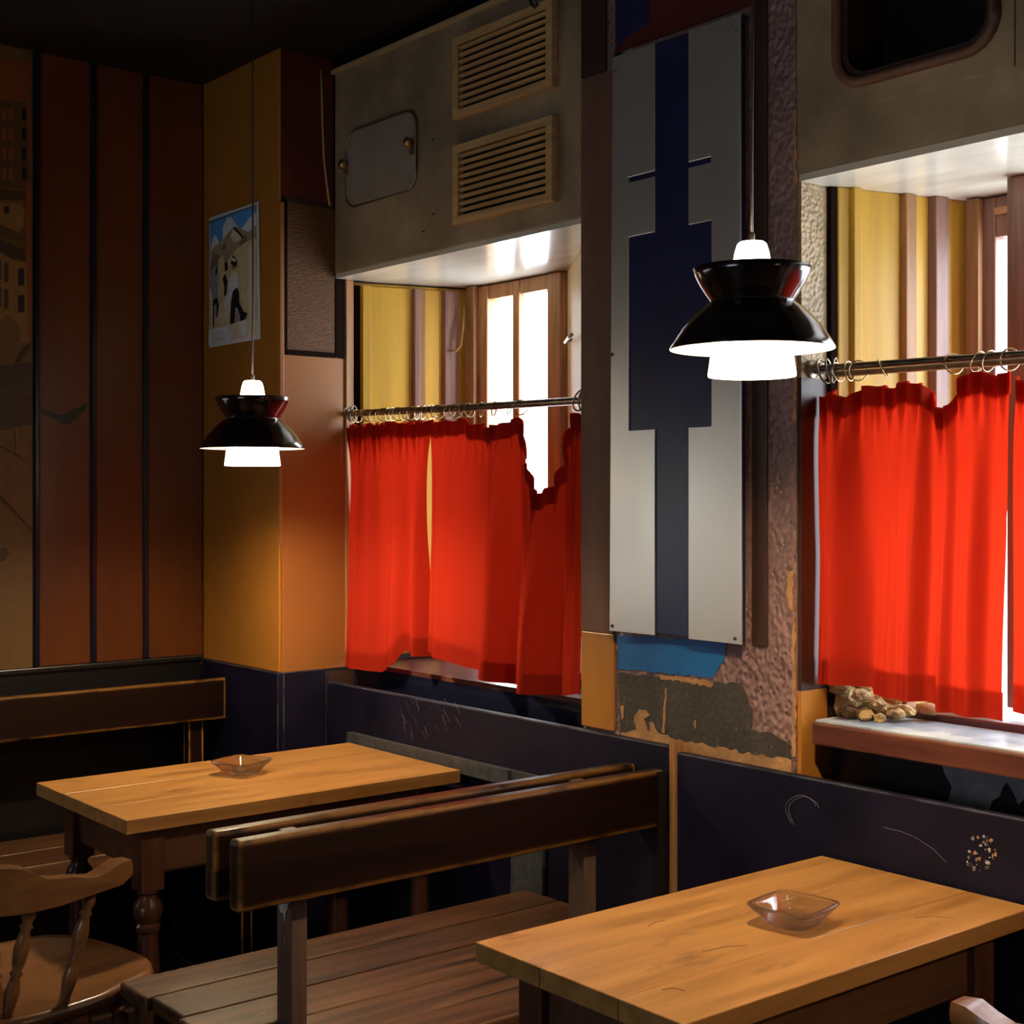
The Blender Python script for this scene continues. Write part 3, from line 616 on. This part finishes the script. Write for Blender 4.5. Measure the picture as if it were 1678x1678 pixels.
# ------------------------------------------------------------------ curtain rods, rings, curtains
RX = 2.455
def rod(label, y0, y1, z0, z1, r):
    t = thing('curtain_rod', label, 'curtain rod', (RX, (y0+y1)/2, min(z0, z1)))
    obj('bar', tube([(RX, y0, z0), (RX, (y0+y1)/2, (z0+z1)/2-.002), (RX, y1, z1)], r, 14), 'rod', t, smooth='auto')
    return t
r1 = rod('brown iron curtain rod across the first window with wire wound ends', 3.874, 2.694, 1.768, 1.750, .0105)
for k in range(4): obj('wire_loop', tube([(RX+.003*math.sin(a*3), 2.716+.007*k+.004*math.sin(a*2+k), 1.752+.0)+Vector((0, 0, 0)) if False else (RX+(.019+.002*k)*math.cos(a), 2.715+.008*k+.012*math.sin(a+k), 1.752+(.021+.002*k)*math.sin(a)) for a in [2*math.pi*i/20 for i in range(20)]], .0026, 6, closed=True), 'steel', r1, smooth=True)
for k in range(3): obj('wire_loop', tube([(RX+(.018)*math.cos(a), 3.845-.012*k+.010*math.sin(a+k), 1.767+(.020+.002*k)*math.sin(a)) for a in [2*math.pi*i/20 for i in range(20)]], .0022, 6, closed=True), 'rod', r1, smooth=True)
r2 = rod('dark double curtain rod across the second window', 1.962, .75, 1.779, 1.767, .0075)
obj('second_bar', tube([(RX+.020, 1.958, 1.766), (RX+.020, .75, 1.754)], .0065, 12), 'brownpost', r2, smooth='auto')
obj('end_bracket', lathe([(0, 0), (.020, 0), (.020, .25), (.012, .4), (.012, 1), (0, 1)], 16, axis0=(RX, 1.988, 1.779), axis1=(RX, 1.955, 1.779)), 'rod', r2, smooth='auto')
for k in range(3): obj('wire_loop', tube([(RX-.004+.020*math.cos(a), 1.950-.014*k+.010*math.sin(a+k), 1.772+.026*math.sin(a)) for a in [2*math.pi*i/20 for i in range(20)]], .0026, 6, closed=True), 'rod', r2, smooth=True)
ringproto = {}
def rings(ys, zf, R0, label, group):
    rd = random.Random(3); first = None
    for y in ys:
        if first is None:
            bm = tube([(R0*math.cos(a), 0, R0*math.sin(a)) for a in [2*math.pi*i/24 for i in range(24)]], .0016, 6, closed=True)
            me = bpy.data.meshes.new('curtain_ring'); bm.to_mesh(me); bm.free(); me.materials.append(M['brass'])
            me.polygons.foreach_set('use_smooth', [True]*len(me.polygons))
            o = bpy.data.objects.new('curtain_ring', me); first = o
        else: o = first.copy()
        C.objects.link(o); o.location = (RX, y, zf(y)-R0+.0105); o.rotation_euler = (rd.uniform(-.45, .45), 0, rd.uniform(-.7, .7))
        tag(o, label, 'curtain ring', group)
z1f = lambda y: 1.768+(1.750-1.768)*(3.874-y)/(3.874-2.694)
z2f = lambda y: 1.779+(1.767-1.779)*(1.962-y)/(1.962-.75)
rings([3.83-.026*i+.006*math.sin(i*5) for i in range(22)]+[3.235, 3.215, 3.16, 3.10, 3.03, 2.985], z1f, .020, 'small brass ring on the rod over the first window', 'rings on the first curtain rod')
rings([1.915, 1.885, 1.862, 1.80, 1.632, 1.578, 1.553, 1.508, 1.46, 1.40, 1.33, 1.25, 1.18, 1.10, 1.03, .97], z2f, .021, 'thin metal ring on the rod over the second window', 'rings on the second curtain rod')

def curtain(label, y0, y1, ztop, zbot, folds, seed, head=.045, hem=.055, ncol=280, nrow=44, xo=lambda s, t: 0, gather=22, yo=lambda s, t: 0):
    """cloth hung from y0 to y1; folds = list of (count, depth, phase)"""
    rd = random.Random(seed); root = None; ph = [rd.uniform(0, 6.28) for _ in range(6)]
    def pos(s, t, back=0):
        y = y0+(y1-y0)*s; zt, zb = ztop(s), zbot(s); z = zt+(zb-zt)*t
        drop = zt-z; k = .35+.65*min(1, max(0, drop/.35))
        x = RX
        for n_, d, p in folds:
            w_ = 2*math.pi*n_*(s+.035*math.sin(7*s+p)+.012*math.sin(4*t+p+3*s))+p
            x += d*k*(math.sin(w_)+.35*math.sin(2*w_+.9))*(.6+.4*math.sin(5.3*s+2*p))
        g = math.exp(-(drop/.075)**2)
        x += .0105*g*math.sin(2*math.pi*gather*s+ph[0]+.7*math.sin(9*s))+.004*g*math.sin(2*math.pi*gather*1.7*s+ph[1])
        x += .003*math.sin(23*s+ph[2]+6*t)*t
        x += xo(s, t); y += yo(s, t)
        return Vector((x+back, y, z))
    def sheet(t0f, t1f, rows, back):
        bm = bmesh.new()
        g = [[bm.verts.new(pos(i/ncol, t0f(i/ncol)+(t1f(i/ncol)-t0f(i/ncol))*j/rows, back)) for j in range(rows+1)] for i in range(ncol+1)]
        for i in range(ncol):
            for j in range(rows): bm.faces.new((g[i][j], g[i][j+1], g[i+1][j+1], g[i+1][j]))
        return bm
    hgt = lambda s: ztop(s)-zbot(s)
    p0 = pos(.5, 1); t = thing('curtain', label, 'curtain', (RX, (y0+y1)/2, zbot(.5)), group=None)
    obj('cloth', sheet(lambda s: 0, lambda s: 1, nrow, 0), 'curtain', t, smooth=True)
    obj('heading', sheet(lambda s: 0, lambda s: head/hgt(s), 6, .004), 'curtain', t, smooth=True)
    obj('hem', sheet(lambda s: 1-hem/hgt(s), lambda s: 1, 5, .004), 'curtain', t, smooth=True)
    return t
def lerp(pts):
    def f(s):
        for (a, b), (c, d) in zip(pts, pts[1:]):
            if s <= c:
                k = min(1, max(0, (s-a)/(c-a))); k = k*k*(3-2*k); return b+(d-b)*k
        return pts[-1][1]
    return f
scal = lambda f, n, d: (lambda s: f(s)-d*abs(math.sin(math.pi*n*s)))
curtain('red gathered curtain hanging on the first window beside the corner pillar', 3.868, 3.404,
        scal(lerp([(0, 1.732), (.5, 1.735), (1, 1.730)]), 13, .012), lerp([(0, .972), (.45, .960), (.62, .990), (.70, 1.035), (.85, 1.03), (1, 1.03)]),
        [(2.7, .040, 1.0), (4.9, .010, .3)], 1, xo=lambda s, t: -.030*t*t*math.exp(-((s-.25)/.3)**2))
curtain('red curtain with a sagging unhooked heading on the first window', 3.402, 2.704,
        scal(lerp([(0, 1.725), (.20, 1.728), (.30, 1.712), (.42, 1.700), (.555, 1.720), (.58, 1.700), (.625, 1.60), (.665, 1.535), (.72, 1.518), (.775, 1.528), (.82, 1.59), (.865, 1.69), (.91, 1.725), (1, 1.718)]), 9, .008),
        lerp([(0, 1.045), (.12, 1.03), (.30, 1.015), (.40, 1.005), (.55, .985), (.80, .975), (1, .995)]),
        [(3.3, .040, 2.2), (5.9, .010, 1.1)], 2, xo=lambda s, t: -.02*t*t)
curtain('red curtain hanging on the second window next to the plaster column', 1.985, 1.516,
        scal(lerp([(0, 1.722), (.10, 1.735), (.20, 1.722), (.30, 1.745), (.38, 1.735), (.58, 1.742), (.66, 1.690), (.72, 1.690), (.80, 1.752), (1, 1.745)]), 8, .010),
        lerp([(0, 1.092), (.20, 1.105), (.30, 1.10), (.31, 1.085), (.68, 1.088), (.70, 1.072), (1, 1.070)]),
        [(3.4, .036, .4), (6.1, .010, 2.0)], 3, gather=16, xo=lambda s, t: .006-.016*t)
curtain('red curtain hanging over the bright side of the second window', 1.508, .95,
        scal(lerp([(0, 1.735), (1, 1.74)]), 12, .012), lerp([(0, 1.088), (1, 1.08)]), [(3.2, .032, 2.0), (6.0, .010, .5)], 4, gather=18, xo=lambda s, t: .008-.014*t)

# ------------------------------------------------------------------ tables
LEGP = [(0, 0), (.020, 0), (.022, .03), (.030, .10), (.033, .30), (.030, .50), (.0245, .745), (.025, .765), (.030, .775), (.030, .79), (.024, .80),
        (.033, .825), (.036, .85), (.033, .875), (.022, .90), (.022, .915), (.028, .925), (.028, .935), (0, .935)]
def table(label, x0, x1, y0, y1, seams, zt=.75, th=.034):
    t = thing('pub_table', label, 'table', ((x0+x1)/2, (y0+y1)/2, 0))
    ys = [y0]+seams+[y1]
    for a, b in zip(ys, ys[1:]):
        obj('tabletop_plank', B(x0, x1, a+.0006, b-.0006, zt-th, zt), 'table', t, bevel=.0022, seg=3)
    zi = zt-th; i = .075
    for xa in (x0+i, x1-i-.022): obj('apron', B(xa, xa+.022, y0+i, y1-i, zi-.115, zi-.001), 'tabledge', t, bevel=.002)
    for ya in (y0+i-.012, y1-i-.010): obj('apron', B(x0+i+.024, x1-i-.024, ya, ya+.022, zi-.115, zi-.001), 'tabledge', t, bevel=.002)
    for xa in (x0+i+.012, x1-i-.012):
        for ya in (y0+i+.0, y1-i-.0):
            lg = obj('leg', lathe([(r, h*.60) for r, h in LEGP], 20, axis0=(xa, ya, 0)), 'leg', t, smooth='auto')
            obj('leg_block', B(xa-.030, xa+.030, ya-.030, ya+.030, .56, zi-.0005), 'leg', lg, bevel=.003)
    return t
table('honey brown table standing against the wainscot below the first window', 1.382, 2.352, 3.118, 3.685, [3.30, 3.50])
table('scratched honey brown table standing against the wainscot below the second window', 1.462, 2.378, 1.412, 1.898, [1.548, 1.73])

# ------------------------------------------------------------------ ashtrays
def ashtray(label, x, y, z, w, rz):
    t = thing('glass_ashtray', label, 'ashtray', (x, y, z), rz)
    sq = lambda a, r, h: 1/(abs(math.cos(a))**3.2+abs(math.sin(a))**3.2)**(1/3.2)*(1+ (.10*max(0, abs(math.sin(2*a))**8) if h > .02 else 0))
    k = w/2/.95
    bm = lathe([(0, 0), (.60*k, 0), (.66*k, .003), (.80*k, .016), (.92*k, .028), (1.0*k, .034), (1.0*k, .037), (.86*k, .036), (.80*k, .032), (.66*k, .014), (.56*k, .008), (0, .007)], 64, shape=sq)
    me = bpy.data.meshes.new('dish'); bm.to_mesh(me); bm.free(); me.materials.append(M['glass']); me.polygons.foreach_set('use_smooth', [True]*len(me.polygons))
    o = bpy.data.objects.new('dish', me); C.objects.link(o); o.parent = t
    return t
def onz(u, v, z):
    D = F*(CH-z)/(v-HOR); X = (u-839)/F*D; return (CA*X+SA*D, -SA*X+CA*D)
a = onz(1300, 1512, .752); ashtray('clear square glass ashtray on the scratched table below the second window', a[0], a[1], .7502, .125, math.radians(8))
a = onz(396, 1266, .752); ashtray('clear square glass ashtray on the table below the first window', a[0], a[1], .7502, .125, math.radians(20))

tb2 = [o for o in C.objects if o.name.startswith('pub_table')][1]
for k, line in enumerate((((1498,1504),(1530,1502),(1562,1505)), ((1062,1518),(1075,1511),(1090,1508)), ((1085,1622),(1104,1619),(1122,1624)), ((1150,1560),(1185,1552),(1225,1549)))):
    obj('scratch', tube([(*onz(u, v, .7502), .7502) for u, v in line], .0008, 4), 'stain', tb2)
# ------------------------------------------------------------------ double bench between the tables
db = thing('double_bench', 'dark worn double-sided bench with two back boards between the tables', 'bench', (1.8, 2.5, 0))
SZ = .47; ys = [2.190, 2.320, 2.455, 2.595, 2.740, 2.872]
for k, (a, b) in enumerate(zip(ys, ys[1:])):
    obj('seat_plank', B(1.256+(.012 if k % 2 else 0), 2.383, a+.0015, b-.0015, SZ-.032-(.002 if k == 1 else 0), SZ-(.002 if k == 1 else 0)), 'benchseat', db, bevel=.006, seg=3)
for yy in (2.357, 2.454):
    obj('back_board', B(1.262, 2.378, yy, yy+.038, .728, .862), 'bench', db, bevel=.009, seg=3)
for x in (1.398, 2.16):
    pz = obj('back_post', B(x, x+.036, 2.396, 2.453, SZ, .85), 'benchpost', db, bevel=.003)
    obj('post_base', B(x, x+.036, 2.392, 2.457, SZ, SZ+.004), 'benchpost', db)
for x in (1.30, 2.30):
    obj('end_support', prism([(x, 2.24, 0), (x, 2.84, 0), (x, 2.80, SZ-.034), (x, 2.28, SZ-.034)], (.035, 0, 0)), 'bench', db, bevel=.003)
obj('seat_rail', B(1.336, 2.30, 2.52, 2.55, SZ-.10, SZ-.0325), 'bench', db)
obj('end_panel', B(2.35, 2.377, 2.350, 2.356, .475, .86), 'black', db)
rd = random.Random(12)
pst = [o for o in db.children if o.name.startswith('back_post')][0]
for k, q in enumerate((((2.446, .722), (2.402, .722), (2.410, .700), (2.420, .672), (2.424, .690), (2.436, .690)), ((2.430, .680), (2.424, .662), (2.421, .655), (2.427, .668)), ((2.421, .645), (2.418, .638), (2.420, .622)))):
    obj('bare_chip', prism([(1.3975, y, z) for y, z in rough_outline(list(q), .008, .0025, k)], (-.0008, 0, 0)), 'chiplight', pst)
# ------------------------------------------------------------------ bench along the far wall
wbn = thing('wall_bench', 'dark bench with a back board and worn seat along the far boarded wall', 'bench', (1.0, 4.05, 0))
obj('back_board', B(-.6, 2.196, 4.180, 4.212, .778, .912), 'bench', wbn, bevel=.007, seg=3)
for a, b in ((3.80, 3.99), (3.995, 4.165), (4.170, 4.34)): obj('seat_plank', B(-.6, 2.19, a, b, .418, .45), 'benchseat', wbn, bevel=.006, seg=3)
for x in (-.4, .9, 2.08):
    obj('back_post', B(x, x+.05, 4.213, 4.25, .45, .88), 'bench', wbn)
    obj('end_support', B(x, x+.035, 3.86, 4.32, 0, .417), 'bench', wbn)

# ------------------------------------------------------------------ low-backed spindle armchairs
def chair(label, x, y, rz):
    t = thing('captains_chair', label, 'chair', (x, y, 0), rz)
    def L(name, bm, m='chair', parent=None, smooth=True, **k):
        me_parent = parent or t
        WPOS[me_parent.name] = Vector((0, 0, 0)); return obj(name, bm, m, me_parent, smooth=smooth, **k)
    # saddle seat, facing +x
    N = 64; bm = bmesh.new(); top, bot = [], []
    def outline(a):
        c, s = math.cos(a), math.sin(a); w = .255; d = .260
        n = 3.0; r = 1/((abs(c)/d)**n+(abs(s)/w)**n)**(1/n)
        notch = 1-.07*math.exp(-((abs(a)-math.radians(62))/.20)**2)
        return r*notch
    rows = [(1.0, -.036), (1.02, -.018), (1.0, 0), (.93, -.001), (.75, -.008), (.5, -.013), (.25, -.014)]
    rs = []
    for k, z in rows:
        ring = []
        for i in range(N):
            a = -math.pi+2*math.pi*i/N; r = outline(a)*k
            if k in (1.0,) and z < -.03: r *= .94
            zz = z+(.010*math.exp(-(math.sin(a)*r/.05)**2)*max(0, math.cos(a)) if k < .99 and k > .4 else 0)
            ring.append(bm.verts.new((r*math.cos(a), r*math.sin(a), .455+zz)))
        rs.append(ring)
    for p, s in zip(rs, rs[1:]):
        for i in range(N): bm.faces.new((p[i], p[(i+1) % N], s[(i+1) % N], s[i]))
    bm.faces.new(rs[0][::-1]); bm.faces.new(rs[-1]); bmesh.ops.recalc_face_normals(bm, faces=bm.faces[:])
    L('seat', bm)
    # bent arm bow with a raised crest at the back
    path = []
    for i in range(41):
        q = -1+2*i/40
        if abs(q) > .62: f = (abs(q)-.62)/.38; px, pyy = -.02+.11*f-.10*(1-f), .262+.012*f
        else:
            a = q/.62*math.pi/2; px, pyy = -.12-.155*math.cos(a), .262*math.sin(abs(a))
        path.append((px, math.copysign(pyy, q), abs(q)))
    bm = bmesh.new(); rg = []
    for i, (px, pyy, q) in enumerate(path):
        a = Vector(path[max(0, i-1)][:2]); b = Vector(path[min(40, i+1)][:2]); tt = (b-a).normalized(); nn = Vector((-tt.y, tt.x))
        crest = .040/(1+math.exp((q-.60)/.030)); tip = .018*math.exp(-((q-1)/.06)**2)
        zb = .675+.020*max(0, q-.7)/.3; ztop = .728+crest-.012*math.exp(-((q-.84)/.06)**2)+tip
        hw = .022+.010*max(0, q-.75)/.25
        if i in (0, 40): hw *= .7; zb += .012; ztop -= .010
        rg.append([bm.verts.new((px+nn.x*o_, pyy+nn.y*o_, z)) for o_, z in ((-hw, zb), (hw, zb), (hw*1.05, (zb+ztop)/2), (hw*.85, ztop), (-hw*.85, ztop), (-hw*1.05, (zb+ztop)/2))])
    for p, s in zip(rg, rg[1:]):
        for k in range(6): bm.faces.new((p[k], p[(k+1) % 6], s[(k+1) % 6], s[k]))
    bm.faces.new(rg[0]); bm.faces.new(rg[-1]); bmesh.ops.recalc_face_normals(bm, faces=bm.faces[:])
    L('arm_bow', bm, smooth='auto', bevel=.007, seg=3)
    SP = [(0, 0), (.0105, 0), (.012, .12), (.016, .24), (.012, .33), (.009, .37), (.014, .40), (.009, .43), (.0145, .50), (.0165, .62), (.012, .72), (.0085, .76), (.0135, .79), (.0085, .82), (.014, .88), (.010, 1), (0, 1)]
    for q in (.837, .61, .38, .13):
        i = round((q+1)/2*40)
        for sg in (1, -1):
            px, pyy, _ = path[i]; pyy *= sg
            bx_, by_ = (px-.045 if q > .55 else px*.80), pyy*.90
            rr = math.hypot(bx_, by_); lim = outline(math.atan2(by_, bx_))*.90
            if rr > lim: bx_ *= lim/rr; by_ *= lim/rr
            L('spindle', lathe(SP, 14, axis0=(bx_, by_, .445), axis1=(px, pyy, .69)))
    LG = [(0, 0), (.013, 0), (.015, .1), (.019, .3), (.015, .40), (.020, .43), (.015, .46), (.021, .62), (.016, .78), (.020, .81), (.015, .84), (.017, 1), (0, 1)]
    for sx in (1, -1):
        for sy in (1, -1): L('leg', lathe(LG, 14, axis0=(.21*sx, .20*sy, 0), axis1=(.145*sx, .145*sy, .43)))
    ST = [(0, 0), (.009, 0), (.015, .5), (.009, 1), (0, 1)]
    for sy in (1, -1): L('stretcher', lathe(ST, 12, axis0=(-.185, .18*sy, .16), axis1=(.185, .18*sy, .16)))
    L('stretcher', lathe(ST, 12, axis0=(0, -.18, .16), axis1=(0, .18, .16)))
    return t
chair('brown spindle armchair pulled up to the end of the table below the first window', 1.116, 3.093, math.radians(12))
chair('brown spindle armchair pulled up to the scratched table below the second window', 2.165, 1.16, math.pi/2)

# ------------------------------------------------------------------ pendant lamps
def lamp(label, x, y, z):
    t = thing('pendant_lamp', label, 'lamp', (x, y, z-.048), group=None)
    o = (x, y, z)
    n = 56
    obj('lower_shade', lathe([(.0735, .079), (.080, .074), (.092, .064), (.106, .050), (.120, .034), (.132, .015), (.1405, .001), (.1400, -.001)], n, axis0=o), 'lampblack', t, smooth=True)
    obj('shade_lining', lathe([(.045, .074), (.078, .072), (.090, .062), (.104, .048), (.118, .032), (.130, .013), (.1395, -.0006)], n, axis0=o), 'lampwhite', t, smooth=True)
    obj('upper_shade', lathe([(.0705, .080), (.0715, .083), (.078, .092), (.088, .108), (.096, .124), (.1005, .137), (.0990, .138), (.094, .124), (.086, .109), (.076, .094), (.0690, .086), (.034, .086)], n, axis0=o), 'lampblack', t, smooth=True)
    obj('collar', lathe([(.0, .081), (.0712, .081), (.0725, .079), (.0712, .077), (.0, .077)], n, axis0=o), 'steel', t, smooth='auto')
    obj('diffuser', lathe([(.0725, -.046), (.0740, -.047), (.0750, -.045), (.0715, -.020), (.0685, .010), (.0645, .05), (.050, .066), (0, .066), (0, .063), (.048, .062), (.062, .049), (.066, .010), (.069, -.020), (.0725, -.046)], n, axis0=o), 'lampglow', t, smooth='auto')
    obj('bulb', lathe([(0, -.031), (.010, -.029), (.019, -.021), (.023, -.009), (.019, .004), (.012, .016), (.010, .060), (0, .060)], 20, axis0=o), 'bulb', t, smooth=True)
    obj('top_cap', lathe([(.034, .087), (.034, .137), (.029, .165), (.025, .178), (.021, .182), (0, .182)], 32, axis0=o), 'conglow', t, smooth='auto')
    obj('cord_grip', lathe([(.005, .182), (.005, .195), (.003, .199)], 12, axis0=o), 'steel', t, smooth=True)
    obj('cord', tube([(x, y, z+.19), (x+.001, y, z+.5), (x, y, z+.8), (x, y, CEIL-.002)], .0024, 8), 'cord', t, smooth=True)
    obj('ceiling_rose', lathe([(0, CEIL-.030), (.03, CEIL-.028), (.045, CEIL-.004), (.045, CEIL), (0, CEIL)], 24, axis0=(x, y, 0)), 'black', t, smooth='auto')
    return t
lamp('black two-tiered pendant lamp with white diffuser over the scratched table beside the metal panel', 1.844, 1.620, 1.753)
lamp('black two-tiered pendant lamp with white diffuser hanging before the amber pillar', 1.871, 3.412, 1.632)
lamp('black two-tiered pendant lamp added out of view past the second table for fill light', 1.87, -.15, 1.72)  # third lamp, added out of view to fill the near table edges
